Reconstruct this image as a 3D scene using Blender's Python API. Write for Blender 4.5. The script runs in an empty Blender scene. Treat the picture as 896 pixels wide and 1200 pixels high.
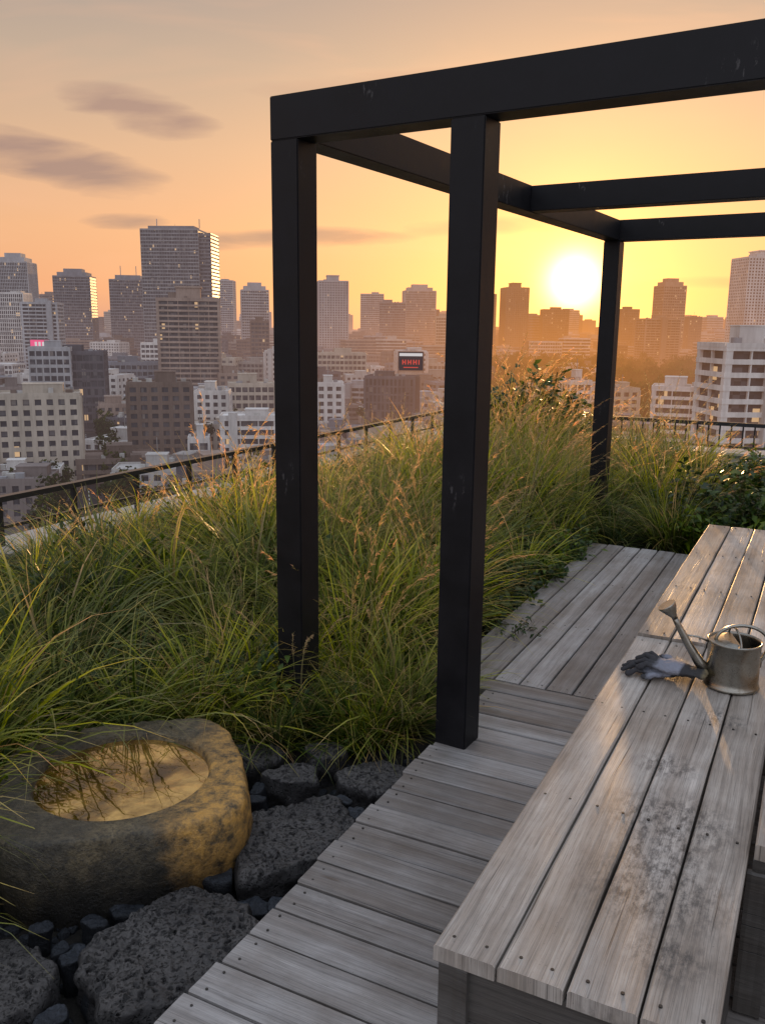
import bpy, bmesh, math, random
import numpy as np
from mathutils import Vector, Matrix, noise
random.seed(7); rng=np.random.default_rng(7)
scene=bpy.context.scene; COL=scene.collection
CAMZ=1.6
A_=math.radians(27.0)
UX,UY=math.cos(A_),-math.sin(A_)      # across deck
WX,WY=math.sin(A_),math.cos(A_)       # along deck
def ab(a,b): return (a*UX+b*WX, a*UY+b*WY)
def to_ab(x,y): return (x*UX+y*UY, x*WX+y*WY)
SUN=Vector((0.212,1.0,0.055)).normalized()

# ---------------- node helpers ----------------
def mk(nt,t,ins=None,**props):
    n=nt.nodes.new(t)
    for k,v in props.items(): setattr(n,k,v)
    for k,v in (ins or {}).items():
        s=n.inputs[k]
        if isinstance(v,bpy.types.NodeSocket): nt.links.new(v,s)
        else: s.default_value=v
    return n
def M(nt,op,a,b=None,c=None,clamp=False):
    ins={0:a}
    if b is not None: ins[1]=b
    if c is not None: ins[2]=c
    return mk(nt,'ShaderNodeMath',ins,operation=op,use_clamp=clamp).outputs[0]
def MIX(nt,f,a,b,blend='MIX'):
    n=mk(nt,'ShaderNodeMix',{0:f,6:a,7:b},data_type='RGBA',blend_type=blend); return n.outputs[2]
def RAMP(nt,f,stops,interp='LINEAR'):
    n=mk(nt,'ShaderNodeValToRGB',{0:f}); cr=n.color_ramp; cr.interpolation=interp
    while len(cr.elements)<len(stops): cr.elements.new(0.5)
    for e,(p,c) in zip(cr.elements,stops):
        e.position=p; e.color=(c[0],c[1],c[2],1) if hasattr(c,'__len__') else (c,c,c,1)
    return n.outputs[0]
def newmat(name):
    m=bpy.data.materials.new(name); m.use_nodes=True; nt=m.node_tree; nt.nodes.clear()
    out=nt.nodes.new('ShaderNodeOutputMaterial'); return m,nt,out
def nolight(m):
    try: m.cycles.emission_sampling='NONE'
    except Exception as e: print(e)
def C(r,g,b): return (r,g,b,1)
def NOISE(nt,vec,scale,detail=4,rough=.55,dist=0):
    return mk(nt,'ShaderNodeTexNoise',{'Vector':vec,'Scale':scale,'Detail':detail,'Roughness':rough,'Distortion':dist}).outputs[0]
def MAPV(nt,vec,sc,loc=(0,0,0)):
    return mk(nt,'ShaderNodeMapping',{'Vector':vec,'Scale':sc,'Location':loc}).outputs[0]

# ---------------- world ----------------
world=bpy.data.worlds.new("World"); scene.world=world; world.use_nodes=True
nt=world.node_tree; nt.nodes.clear()
wout=nt.nodes.new('ShaderNodeOutputWorld')
tc=nt.nodes.new('ShaderNodeTexCoord').outputs['Generated']
vn=mk(nt,'ShaderNodeVectorMath',{0:tc},operation='NORMALIZE').outputs[0]
sep=mk(nt,'ShaderNodeSeparateXYZ',{0:vn}); dx,dy,dz=sep.outputs
base=RAMP(nt,dz,[(0.0,(.58,.31,.24)),(.04,(.76,.35,.20)),(.10,(.78,.40,.215)),(.18,(.66,.405,.25)),(.26,(.48,.36,.27)),(.34,(.34,.29,.265)),(.55,(.50,.54,.62)),(1.0,(.86,.98,1.2))])
back=M(nt,'MULTIPLY',M(nt,'MAXIMUM',M(nt,'MULTIPLY',dy,-1),0),1.0)
base=MIX(nt,M(nt,'MULTIPLY',back,1.1,clamp=True),base,C(.90,.93,1.06))
dot=mk(nt,'ShaderNodeVectorMath',{0:vn,1:tuple(SUN)},operation='DOT_PRODUCT').outputs['Value']
om=M(nt,'SUBTRACT',1.0,dot)
def glow(w,col,amp,src):
    g=M(nt,'MULTIPLY',M(nt,'EXPONENT',M(nt,'MULTIPLY',om,-1.0/w)),amp)
    c=mk(nt,'ShaderNodeVectorMath',{0:tuple(col),'Scale':g},operation='SCALE').outputs[0]
    return MIX(nt,1.0,src,c,'ADD')
yy=M(nt,'MAXIMUM',dy,.05)
p=M(nt,'DIVIDE',dx,yy); q=M(nt,'DIVIDE',dz,yy)
pq=mk(nt,'ShaderNodeCombineXYZ',{0:p,1:q,2:0.0}).outputs[0]
nz=NOISE(nt,MAPV(nt,pq,(8,38,1)),1.0,5,.5,.3)
nz2=NOISE(nt,MAPV(nt,pq,(3,14,1),(3,1,0)),1.0,3,.6,.6)
tot=None
for (cp,cq,ha,hb,sl,st) in [(-.372,.176,.135,.026,-.22,1.0),(-.272,.228,.080,.024,-.20,.85),(-.29,.113,.05,.009,0,.8),(-.09,.098,.13,.011,.02,.9),(.11,.112,.10,.011,.06,.8),(.38,.054,.08,.007,0,.6),(.02,.26,.16,.012,.08,.3),(-.2,.088,.05,.006,0,.6)]:
    dp=M(nt,'SUBTRACT',p,cp); dq=M(nt,'SUBTRACT',M(nt,'SUBTRACT',q,cq),M(nt,'MULTIPLY',dp,sl))
    e=M(nt,'ADD',M(nt,'POWER',M(nt,'ABSOLUTE',M(nt,'DIVIDE',dp,ha)),2),M(nt,'POWER',M(nt,'ABSOLUTE',M(nt,'DIVIDE',dq,hb)),2))
    m_=M(nt,'ADD',M(nt,'SUBTRACT',1.15,e),M(nt,'MULTIPLY',M(nt,'SUBTRACT',nz,.5),3.0))
    m_=M(nt,'MULTIPLY',M(nt,'MULTIPLY',m_,.85,clamp=True),st)
    tot=m_ if tot is None else M(nt,'MAXIMUM',tot,m_)
wisp=M(nt,'MULTIPLY',M(nt,'MULTIPLY_ADD',nz2,3.0,-1.5,clamp=True),.38)
front=M(nt,'MULTIPLY',dy,3,clamp=True)
tot=M(nt,'MULTIPLY',M(nt,'MULTIPLY',tot,.92),front)
base=MIX(nt,M(nt,'MULTIPLY',wisp,front),base,C(.84,.45,.28))
base=glow(.12,(1,.42,.06),.22,base)
base=MIX(nt,tot,base,C(.36,.215,.18))
base=glow(.024,(1,.38,.02),.40,base)
base=glow(.0032,(1,.60,.09),.62,base)
base=glow(.00030,(1,.85,.45),4.0,base)
bg=mk(nt,'ShaderNodeBackground',{0:base,1:1.0})
sky=nt.nodes.new('ShaderNodeTexSky'); sky.sky_type='NISHITA'; sky.sun_disc=False
sky.sun_elevation=math.asin(SUN.z); sky.sun_rotation=math.atan2(SUN.x,SUN.y)
bg2=mk(nt,'ShaderNodeBackground',{0:sky.outputs[0],1:0.02})
add=mk(nt,'ShaderNodeAddShader',{0:bg.outputs[0],1:bg2.outputs[0]})
nt.links.new(add.outputs[0],wout.inputs[0])

sl=bpy.data.lights.new('sun','SUN'); sl.energy=5; sl.angle=math.radians(.6); sl.color=(1,.56,.22)
so=bpy.data.objects.new('sun',sl); COL.objects.link(so)
so.rotation_euler=(-SUN).to_track_quat('-Z','Y').to_euler(); so.location=(0,0,30)

# ---------------- haze ----------------
def haze_finish(nt,out,shader,near=0.0,L=8200.):  # aerial haze and sunward glow painted onto surfaces as emission, growing with distance
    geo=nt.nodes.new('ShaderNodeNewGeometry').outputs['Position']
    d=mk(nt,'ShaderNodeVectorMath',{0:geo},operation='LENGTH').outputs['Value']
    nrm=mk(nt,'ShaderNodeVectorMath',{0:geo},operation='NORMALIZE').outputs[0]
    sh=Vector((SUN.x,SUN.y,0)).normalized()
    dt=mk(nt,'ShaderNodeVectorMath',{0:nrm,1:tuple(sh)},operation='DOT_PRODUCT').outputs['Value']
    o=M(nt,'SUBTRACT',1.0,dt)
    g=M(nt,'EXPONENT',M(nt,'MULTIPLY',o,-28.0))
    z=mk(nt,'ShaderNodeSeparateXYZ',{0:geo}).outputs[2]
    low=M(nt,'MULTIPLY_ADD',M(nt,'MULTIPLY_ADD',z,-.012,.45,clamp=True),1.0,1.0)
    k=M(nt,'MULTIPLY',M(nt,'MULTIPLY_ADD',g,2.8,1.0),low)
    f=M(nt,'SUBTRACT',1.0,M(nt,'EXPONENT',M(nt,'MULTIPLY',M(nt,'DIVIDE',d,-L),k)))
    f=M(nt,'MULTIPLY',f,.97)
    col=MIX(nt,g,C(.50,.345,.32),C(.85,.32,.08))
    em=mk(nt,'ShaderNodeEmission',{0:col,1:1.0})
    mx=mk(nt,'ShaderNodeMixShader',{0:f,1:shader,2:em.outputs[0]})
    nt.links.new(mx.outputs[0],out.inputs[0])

def mat_city_wall():
    m,nt,out=newmat('city_wall')
    col=mk(nt,'ShaderNodeAttribute',attribute_name='tint').outputs['Color']
    geo=nt.nodes.new('ShaderNodeNewGeometry').outputs['Position']
    n=NOISE(nt,MAPV(nt,geo,(.12,.12,.03)),1,4)
    n2=NOISE(nt,MAPV(nt,geo,(1.2,1.2,.25)),1,3)
    c=MIX(nt,1.0,col,RAMP(nt,n,[(.3,.72),(.7,1.05)]),'MULTIPLY')
    c=MIX(nt,1.0,c,RAMP(nt,n2,[(.3,.82),(.6,1.0)]),'MULTIPLY')
    b=mk(nt,'ShaderNodeBsdfDiffuse',{'Color':c})
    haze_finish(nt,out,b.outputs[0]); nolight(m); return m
def mat_city_glass():
    m,nt,out=newmat('city_glass')
    geo=nt.nodes.new('ShaderNodeNewGeometry').outputs['Position']
    sn=mk(nt,'ShaderNodeVectorMath',{0:geo,1:(1.7,1.7,3.1)},operation='SNAP').outputs[0]
    w=mk(nt,'ShaderNodeTexWhiteNoise',{'Vector':sn}).outputs['Value']
    c=RAMP(nt,w,[(0,(.015,.02,.03)),(.6,(.04,.045,.06)),(.9,(.09,.09,.10)),(1,(.20,.18,.16))])
    b=mk(nt,'ShaderNodeBsdfPrincipled',{'Base Color':c,'Roughness':.5,'Specular IOR Level':.4,'Emission Color':C(1,.62,.28),'Emission Strength':M(nt,'MULTIPLY',M(nt,'GREATER_THAN',w,.985),.5)})
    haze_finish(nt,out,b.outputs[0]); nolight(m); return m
CW=mat_city_wall(); CG=mat_city_glass()

# ---------------- accumulators ----------------
class Acc:
    def __init__(s): s.v=[];s.f=[];s.m=[];s.c=[];s.uv=[]
    def box(s,cx,cy,z0,z1,w,d,rot,mat,col,off=(0,0)):
        c,sn=math.cos(rot),math.sin(rot); ox,oy=off
        n=len(s.v)
        for z in (z0,z1):
            for (x,y) in ((-w/2,-d/2),(w/2,-d/2),(w/2,d/2),(-w/2,d/2)):
                x+=ox;y+=oy
                s.v.append((cx+x*c-y*sn,cy+x*sn+y*c,z))
        for f in ((0,1,5,4),(1,2,6,5),(2,3,7,6),(3,0,4,7),(4,5,6,7),(3,2,1,0)):
            s.f.append(tuple(n+i for i in f)); s.m.append(mat); s.c.append(col)
    def obj(s,name,mats,parent=None,smooth=False):
        me=bpy.data.meshes.new(name); me.from_pydata(s.v,[],s.f)
        for m in mats: me.materials.append(m)
        me.polygons.foreach_set('material_index',s.m)
        if s.c:
            at=me.attributes.new('tint','FLOAT_COLOR','FACE')
            arr=np.ones((len(s.f),4),dtype=np.float32); arr[:,:3]=np.array(s.c,dtype=np.float32)
            at.data.foreach_set('color',arr.ravel())
        if s.uv:
            l=me.uv_layers.new(name='UVMap'); l.data.foreach_set('uv',np.array(s.uv,dtype=np.float32).ravel())
        if smooth: me.polygons.foreach_set('use_smooth',[True]*len(me.polygons))
        me.update()
        o=bpy.data.objects.new(name,me); COL.objects.link(o)
        if parent: o.parent=parent
        return o
    def template(s):
        return (np.array([tuple(v) for v in s.v],dtype=np.float32),np.array(s.f,dtype=np.int32),np.array(s.m,dtype=np.int32),np.array(s.uv,dtype=np.float32))
class Merge:
    def __init__(s): s.V=[];s.F=[];s.M=[];s.U=[];s.n=0
    def add(s,T,x,y,z,sc,r,tilt=0):
        V,F,Mi,U=T
        R=np.array((Matrix.Rotation(random.uniform(-tilt,tilt),3,'X')@Matrix.Rotation(random.uniform(-tilt,tilt),3,'Y')@Matrix.Rotation(r,3,'Z')),dtype=np.float32)
        s.V.append(V@R.T*sc+np.array((x,y,z),dtype=np.float32)); s.F.append(F+s.n); s.M.append(Mi); u=U.copy(); u[:,0]=random.random(); s.U.append(u); s.n+=len(V)
    def obj(s,name,mats):
        V=np.concatenate(s.V);F=np.concatenate(s.F);Mi=np.concatenate(s.M);U=np.concatenate(s.U)
        me=bpy.data.meshes.new(name); me.vertices.add(len(V)); me.vertices.foreach_set('co',V.ravel())
        me.loops.add(F.size); me.loops.foreach_set('vertex_index',F.ravel())
        me.polygons.add(len(F)); me.polygons.foreach_set('loop_start',np.arange(0,F.size,4,dtype=np.int32))
        for m in mats: me.materials.append(m)
        me.polygons.foreach_set('material_index',Mi)
        l=me.uv_layers.new(name='UVMap'); l.data.foreach_set('uv',U.ravel())
        me.update(calc_edges=True); me.validate()
        o=bpy.data.objects.new(name,me); COL.objects.link(o); print(name,len(F)); return o
def empty(name):
    e=bpy.data.objects.new(name,None); COL.objects.link(e); e.empty_display_size=.2; return e

STY={ # floor h, band h, band protrusion, bay, pier w, pier protr
 'apartment':(3.0,1.15,.9,6.0,.35,.75),
 'office':(3.8,1.5,.22,3.2,.55,.3),
 'ribbed':(3.8,.8,.2,1.9,.55,.5),
 'curtain':(4.0,1.1,.12,3.0,.25,.18),
 'grid':(3.1,1.35,.3,3.4,1.5,.36),
 'slit':(3.4,1.7,.25,5.0,2.2,.3)}
GZ=-50+CAMZ
def facade(acc,cx,cy,w,d,rot,z0,z1,style,col,rs,roof=True,piers=True,zdet=None):
    fh,bh,bp,bay,pw,pp=STY[style]
    acc.box(cx,cy,z0,z1,w,d,rot,1,(.1,.1,.1))
    zz=z1-bh*.6
    lim=z0 if zdet is None else max(z0,zdet)
    slab=tuple(min(1,x*1.08) for x in col)
    while zz>lim:
        acc.box(cx,cy,zz,zz+bh,w+2*bp,d+2*bp,rot,0,slab if style=='apartment' else col); zz-=fh
    if piers:
        for (L,D,ax) in ((w,d,0),(d,w,1)):
            n=max(1,round(L/bay))
            for i in range(n+1):
                t=-L/2+L*i/n
                for sgn in (-1,1):
                    off=(t,sgn*(D/2+pp/2-.01)) if ax==0 else (sgn*(D/2+pp/2-.01),t)
                    ww,dd=(pw,pp) if ax==0 else (pp,pw)
                    acc.box(cx,cy,z0,z1+.003,ww,dd,rot,0,col,off)
        for sx in (-1,1):
            for sy in (-1,1):
                acc.box(cx,cy,z0,z1+.007,pp*2+.1,pp*2+.1,rot,0,col,(sx*w/2,sy*d/2))
        if style in('apartment','slit') and rs.random()<.7:   # stair core, blank shaft
            acc.box(cx,cy,z0,z1+2.2,w*.16,d*.3,rot,0,tuple(x*.8 for x in col),(rs.choice((-.3,.3,.0))*w,-d/2-bp*.5))
    if roof:
        acc.box(cx,cy,z1+.01,z1+1.1,w+2*bp+.06,.3,rot,0,col,(0,-(d/2+bp-.1)))
        acc.box(cx,cy,z1+.01,z1+1.1,w+2*bp+.06,.3,rot,0,col,(0,(d/2+bp-.1)))
        acc.box(cx,cy,z1+.012,z1+1.08,.3,d,rot,0,col,(-(w/2+bp-.1),0))
        acc.box(cx,cy,z1+.012,z1+1.08,.3,d,rot,0,col,((w/2+bp-.1),0))
        acc.box(cx,cy,z1-.2,z1+.15,w+bp,d+bp,rot,0,(.18,.18,.17))
        pwid=w*rs.uniform(.25,.5); pdep=d*rs.uniform(.3,.55)
        ox=rs.uniform(-.2,.2)*w; oy=rs.uniform(-.15,.15)*d; ph=rs.uniform(2.5,5)
        acc.box(cx,cy,z1+.15,z1+ph,pwid,pdep,rot,0,tuple(x*.85 for x in col),(ox,oy))
        acc.box(cx,cy,z1+ph,z1+ph+.25,pwid+.3,pdep+.3,rot,0,col,(ox,oy))
        for i in range(rs.randint(3,8)):
            s=rs.uniform(.8,2.2)
            acc.box(cx,cy,z1+.15,z1+rs.uniform(1.2,2.4),s,s*.8,rot,0,rs.choice([(.45,.45,.43),(.30,.31,.33),(.2,.16,.14)]),(rs.uniform(-.4,.4)*w,rs.uniform(-.4,.4)*d))
        if rs.random()<.5:
            acc.box(cx,cy,z1+ph,z1+ph+rs.uniform(3,6),.18,.18,rot,0,(.3,.3,.3),(ox,oy))

named=[]
def B(name,style,X0,X1,Y,top,depth,rotd,col,**kw):
    rs=random.Random(int(X0*13+Y*7)&0xffff); r=math.radians(rotd)
    span=X1-X0; w=max(4,(span-depth*abs(math.sin(r)))/math.cos(r))
    acc=Acc(); cx=(X0+X1)/2; cy=Y+depth/2; z1=top+CAMZ
    facade(acc,cx,cy,w,depth,r,GZ,z1,style,col,rs,roof=kw.get('roof',True))
    ex=kw.get('extra')
    if ex: ex(acc,cx,cy,w,depth,r,z1,col)
    o=acc.obj(name,[CW,CG]); named.append((cx,cy,max(w,depth)/2)); return o,cx,cy,w,depth,r,z1
def spires(acc,cx,cy,w,d,r,z1,col):
    acc.box(cx,cy,z1+1,z1+7,w*.7,d*.6,r,0,col)
    for s in (-.22,.22): acc.box(cx,cy,z1+5,z1+20,.9,.9,r,0,(.35,.33,.33),(s*w,0))
def landmark(acc,cx,cy,w,d,r,z1,col):
    for k in range(26):
        z=z1-6-k*4.1
        acc.box(cx,cy,z,z+1.6,w*.26,d*.9,r,0,(.20,.20,.22),(w*.58,2))
    acc.box(cx,cy,GZ,z1-3,w*.25,d*.88,r,1,(.1,.1,.1),(w*.58,2))
    acc.box(cx,cy,z1+1,z1+5,w*.8,d*.6,r,0,(.22,.22,.24))
    for s in (-.3,.45): acc.box(cx,cy,z1+4,z1+14,.8,.8,r,0,(.35,.33,.33),(s*w,0))
def crown(acc,cx,cy,w,d,r,z1,col):
    acc.box(cx,cy,z1,z1+7,w*.4,d*.6,r,0,col); acc.box(cx,cy,z1+7,z1+8,w*.44,d*.66,r,0,col)
def step(acc,cx,cy,w,d,r,z1,col):
    acc.box(cx,cy,z1,z1+6,w*.8,d*.8,r,0,col); acc.box(cx,cy,z1+6,z1+11,w*.5,d*.5,r,0,col)
GR=(.24,.25,.28); DG=(.13,.13,.15); WH=(.66,.65,.63); BE=(.50,.45,.38); BR=(.19,.15,.13); LG=(.42,.43,.45); TN=(.34,.27,.23)
B('office_tower','ribbed',-452,-413,1031,70,34,4,LG,extra=step)
B('office_tower','ribbed',-364,-336,824,28,26,5,WH)
B('apartment_building','apartment',-298,-268,722,17,22,8,LG)
B('office_tower','curtain',-464,-410,1237,66,40,6,GR,extra=step)
B('office_tower','curtain',-388,-334,1237,62,40,9,GR,extra=spires)
B('skyscraper','curtain',-281,-212,1031,108,42,-3,(.30,.31,.33),extra=landmark)
B('apartment_tower','apartment',-135,-97,515,15,22,10,TN,extra=crown)
B('office_tower','office',-292,-264,1546,78,30,0,LG)
B('office_tower','office',-205,-162,1237,50,30,12,LG,extra=step)
B('apartment_tower','grid',-88,-47,1134,58,30,8,LG,extra=crown)
B('office_tower','office',-45,-2,1650,62,30,0,LG)
B('office_tower','office',-8,31,1340,38,30,0,GR)
B('office_tower','ribbed',29,83,1443,60,34,6,LG,extra=step)
B('office_tower','office',66,90,1134,15,20,0,BE)
B('office_tower','grid',178,217,1340,62,34,8,BR,extra=crown)
B('office_tower','office',150,168,1340,52,20,0,BR)
B('office_tower','office',258,300,1443,33,30,0,BR)
B('office_tower','office',355,385,1340,32,30,5,BR)
B('apartment_tower','apartment',300,346,1031,14,26,8,TN)
B('office_tower','office',381,419,1237,62,30,10,TN,extra=step)
B('office_tower','office',461,480,1340,22,24,0,BR)
B('office_tower','office',140,180,1750,30,24,0,BR)
B('apartment_tower','grid',370,425,928,76,34,8,WH,extra=crown)
B('apartment_building','apartment',77,99,200,-3.4,14,4,WH)
B('apartment_building','apartment',97,120,309,-20,16,-20,WH)
B('office_building','office',75,86,361,-21,12,10,WH)
B('office_building','grid',93,106,361,-24,12,10,BE)
B('office_building','slit',8,30,618,-16,20,5,WH)
B('office_building','curtain',-161,-133,412,-13,20,12,DG)
B('office_building','office',-166,-146,405,-11,12,12,LG)
B('office_building','office',-169,-134,515,-22,20,15,GR)
B('apartment_building','grid',-94,-69,309,-20.5,15,14,BR)
B('apartment_building','grid',-118,-92,258,-21,13,18,BE)
B('apartment_building','apartment',-55,-36,289,-30,12,6,WH)
B('apartment_building','grid',-79,-65,361,-27,12,4,WH)
B('office_building','office',-76,-52,412,-27,16,10,BE)
B('office_building','office',-52,-13,618,-18,22,6,BE)
B('apartment_building','grid',-29,-17,361,-23,12,6,WH)
B('office_building','ribbed',-9,17,412,-23,16,-10,DG)
B('office_building','office',-66,-58,285,-37,9,10,WH)
B('office_building','office',-112,-92,240,-41,11,14,WH)
B('office_building','office',-128,-108,824,5,20,10,BR)
B('office_building','slit',-84,-66,618,-17,20,0,WH)
B('apartment_building','apartment',-42,-30,300,-38,10,12,WH)
B('office_building','office',-196,-160,700,-14,20,8,WH)

def excluded(x,y,r):
    pp=x/y
    if .115<pp<.50 and 380<y<1000: return True
    if -.385<pp<-.315 and y<410: return True
    for (cx,cy,rr) in named:
        if abs(cx-x)<rr+r*.55 and abs(cy-y)<rr+r*.55: return True
    return False
def toppx(y,rs):
    for lim,px in ((280,556),(330,530),(400,494),(480,462),(650,440),(1000,418),(1500,400)):
        if y<lim: return px+rs.uniform(-6,36)
    return 392+rs.uniform(-14,8)
palette=[WH,(.50,.49,.47),(.68,.67,.65),BE,LG,GR,BR,TN,(.48,.44,.39),(.24,.21,.20),GR,(.35,.33,.31),DG]
acc=Acc(); rs=random.Random(3)
y=225.
while y<640:
    sp=21+ (y-185)*.018
    x=-.8*y
    while x<.8*y:
        px=x+rs.uniform(-4,4); py=y+rs.uniform(-4,4)
        w=rs.uniform(.55,.95)*sp; d=rs.uniform(.5,.85)*sp
        if not excluded(px,py,max(w,d)*.6):
            top=-(toppx(py,rs)-385)*py/1031
            top=max(top,-43+rs.uniform(0,3))
            st=rs.choice(['apartment','grid','grid','office','slit','office'])
            facade(acc,px,py,w,d,math.radians(rs.choice([8,14,20,-12])+rs.uniform(-4,4)),GZ,top+CAMZ,st,rs.choice(palette),rs,zdet=top-22)
        x+=sp
    y+=sp*1.12
acc.obj('city_blocks',[CW,CG])
acc=Acc()
while y<1500:
    sp=32+(y-640)*.02
    x=-.8*y
    while x<.8*y:
        px=x+rs.uniform(-8,8); py=y+rs.uniform(-8,8)
        w=rs.uniform(.5,.95)*sp; d=rs.uniform(.5,.8)*sp
        if not excluded(px,py,max(w,d)*.6):
            top=-(toppx(py,rs)-385)*py/1031
            top=max(top,-40)
            st=rs.choice(['grid','office','office','slit','curtain'])
            facade(acc,px,py,w,d,math.radians(rs.uniform(-15,25)),GZ,top+CAMZ,st,rs.choice(palette),rs,roof=rs.random()<.6,piers=py<1000 or rs.random()<.3,zdet=top-25)
        x+=sp*rs.uniform(.9,1.2)
    y+=sp*1.1
acc.obj('distant_city_blocks',[CW,CG])
acc=Acc()
while y<6500:
    sp=70+(y-1500)*.03
    x=-.75*y
    while x<.75*y:
        px=x+rs.uniform(-20,20); py=y+rs.uniform(-20,20)
        w=rs.uniform(.3,.75)*sp; d=rs.uniform(.4,.7)*sp
        if not excluded(px,py,w):
            h=rs.uniform(20,48) if rs.random()<.8 else rs.uniform(50,85+ (y*.012))
            if h>50: w=min(w,rs.uniform(22,42))
            rot=math.radians(rs.uniform(-15,25)); col=rs.choice(palette)
            acc.box(px,py,GZ,GZ+h,w,d,rot,0,col)
            if y<3200:
                z=GZ+h-3
                while z>GZ+h-45 and z>GZ: acc.box(px,py,z-1.3,z,w+.6,d+.6,rot,1,col); z-=4.4
            acc.box(px,py,GZ+h,GZ+h+rs.uniform(2,5),w*.5,d*.5,rot,0,col)
        x+=sp*rs.uniform(.8,1.3)
    y+=sp*1.25
acc.obj('skyline_blocks',[CW,CG])

m,nt,out=newmat('city_ground')
geo=nt.nodes.new('ShaderNodeNewGeometry').outputs['Position']
n=NOISE(nt,geo,.02,6); c=RAMP(nt,n,[(.35,(.05,.05,.05)),(.5,(.11,.10,.09)),(.62,(.05,.07,.03)),(.75,(.16,.15,.14))])
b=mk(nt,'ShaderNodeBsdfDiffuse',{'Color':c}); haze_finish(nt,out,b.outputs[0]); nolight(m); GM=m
acc=Acc(); acc.v=[(-26000,-6000,GZ),(26000,-6000,GZ),(26000,40000,GZ),(-26000,40000,GZ)]; acc.f=[(0,1,2,3)]; acc.m=[0]
acc.obj('ground',[GM])
acc=Acc()
def strip(acc,x0,y0,x1,y1,w,z,mat,col,th=.0):
    L=math.hypot(x1-x0,y1-y0); r=math.atan2(y1-y0,x1-x0)
    acc.box((x0+x1)/2,(y0+y1)/2,z-.3,z,L,w,r,mat,col)
strip(acc,-59,170,-140,405,11,GZ+.10,0,(.05,.05,.052))
for i in range(40):
    t0=i/40; t1=t0+.012
    strip(acc,-59-81*t0,170+235*t0,-59-81*t1,170+235*t1,.2,GZ+.115,0,(.8,.8,.78))
ox,oy=6.9*.945,6.9*.326
strip(acc,-59-ox,170-oy,-140-ox,405-oy,2.4,GZ+.24,0,(.3,.3,.29)); strip(acc,-59+ox,170+oy,-140+ox,405+oy,2.4,GZ+.24,0,(.3,.3,.29))
strip(acc,-400,330,300,440,9,GZ+.07,0,(.05,.05,.052))
acc.obj('road',[CW])

# ---------------- foliage helpers ----------------
def leafmat(name,stops,trans=.45,rough=.6,haze=False,bright=1.0):
    m,nt,out=newmat(name)
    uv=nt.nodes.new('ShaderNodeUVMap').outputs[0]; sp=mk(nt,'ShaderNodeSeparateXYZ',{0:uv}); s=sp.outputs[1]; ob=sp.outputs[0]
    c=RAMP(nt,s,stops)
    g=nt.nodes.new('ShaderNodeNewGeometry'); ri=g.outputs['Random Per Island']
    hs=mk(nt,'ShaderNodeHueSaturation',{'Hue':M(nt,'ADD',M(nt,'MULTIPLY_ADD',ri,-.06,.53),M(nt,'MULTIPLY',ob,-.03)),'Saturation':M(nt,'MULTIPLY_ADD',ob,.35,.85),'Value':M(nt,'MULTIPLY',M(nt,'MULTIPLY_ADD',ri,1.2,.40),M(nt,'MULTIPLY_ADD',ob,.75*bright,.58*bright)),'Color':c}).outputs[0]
    d=mk(nt,'ShaderNodeBsdfPrincipled',{'Base Color':hs,'Roughness':rough,'Specular IOR Level':.35}) if not haze else mk(nt,'ShaderNodeBsdfDiffuse',{'Color':hs})
    t=mk(nt,'ShaderNodeBsdfTranslucent',{'Color':hs})
    mx=mk(nt,'ShaderNodeMixShader',{0:trans,1:d.outputs[0],2:t.outputs[0]})
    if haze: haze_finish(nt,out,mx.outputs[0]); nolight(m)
    else: nt.links.new(mx.outputs[0],out.inputs[0])
    return m
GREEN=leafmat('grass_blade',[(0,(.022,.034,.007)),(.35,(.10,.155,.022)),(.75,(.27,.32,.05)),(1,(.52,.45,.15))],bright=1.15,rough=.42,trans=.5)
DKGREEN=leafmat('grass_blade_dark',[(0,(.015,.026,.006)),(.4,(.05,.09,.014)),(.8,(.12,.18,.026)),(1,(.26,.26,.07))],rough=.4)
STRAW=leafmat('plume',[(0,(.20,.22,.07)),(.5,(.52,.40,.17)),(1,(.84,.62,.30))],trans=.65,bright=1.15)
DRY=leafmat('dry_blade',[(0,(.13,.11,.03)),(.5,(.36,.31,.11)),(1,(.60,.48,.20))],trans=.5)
LEAF=leafmat('shrub_leaf',[(0,(.03,.06,.012)),(1,(.07,.14,.02))],trans=.4,rough=.4)
TLEAF=leafmat('tree_leaf',[(0,(.012,.026,.008)),(1,(.045,.07,.018))],trans=.2,haze=True)
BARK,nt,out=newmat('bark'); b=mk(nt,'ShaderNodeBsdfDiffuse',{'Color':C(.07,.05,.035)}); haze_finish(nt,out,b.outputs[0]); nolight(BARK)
STEM,nt,out=newmat('stem'); b=mk(nt,'ShaderNodeBsdfPrincipled',{'Base Color':C(.09,.08,.03),'Roughness':.8}); nt.links.new(b.outputs[0],out.inputs[0])

def ribbon(acc,pts,widths,side,mat,vs):
    n=len(acc.v)
    for i,(P,w) in enumerate(zip(pts,widths)):
        acc.v.append((P[0]-side[0]*w,P[1]-side[1]*w,P[2]-side[2]*w)); acc.v.append((P[0]+side[0]*w,P[1]+side[1]*w,P[2]+side[2]*w))
    for i in range(len(pts)-1):
        k=n+2*i
        acc.f.append((k,k+1,k+3,k+2)); acc.m.append(mat)
        acc.uv+= [(0,vs[i]),(1,vs[i]),(1,vs[i+1]),(0,vs[i+1])]
def blade_path(rs,bx,by,phi,th0,droop,L,seg,bend=1.4,wind=0):
    x,y,z=bx,by,0; pts=[(x,y,z)]
    for i in range(seg):
        s=(i+.5)/seg; th=th0+droop*s**bend
        x+=math.sin(th)*math.cos(phi)*L/seg+wind*s*L/seg; y+=math.sin(th)*math.sin(phi)*L/seg; z+=math.cos(th)*L/seg
        pts.append((x,y,z))
    return pts
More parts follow.
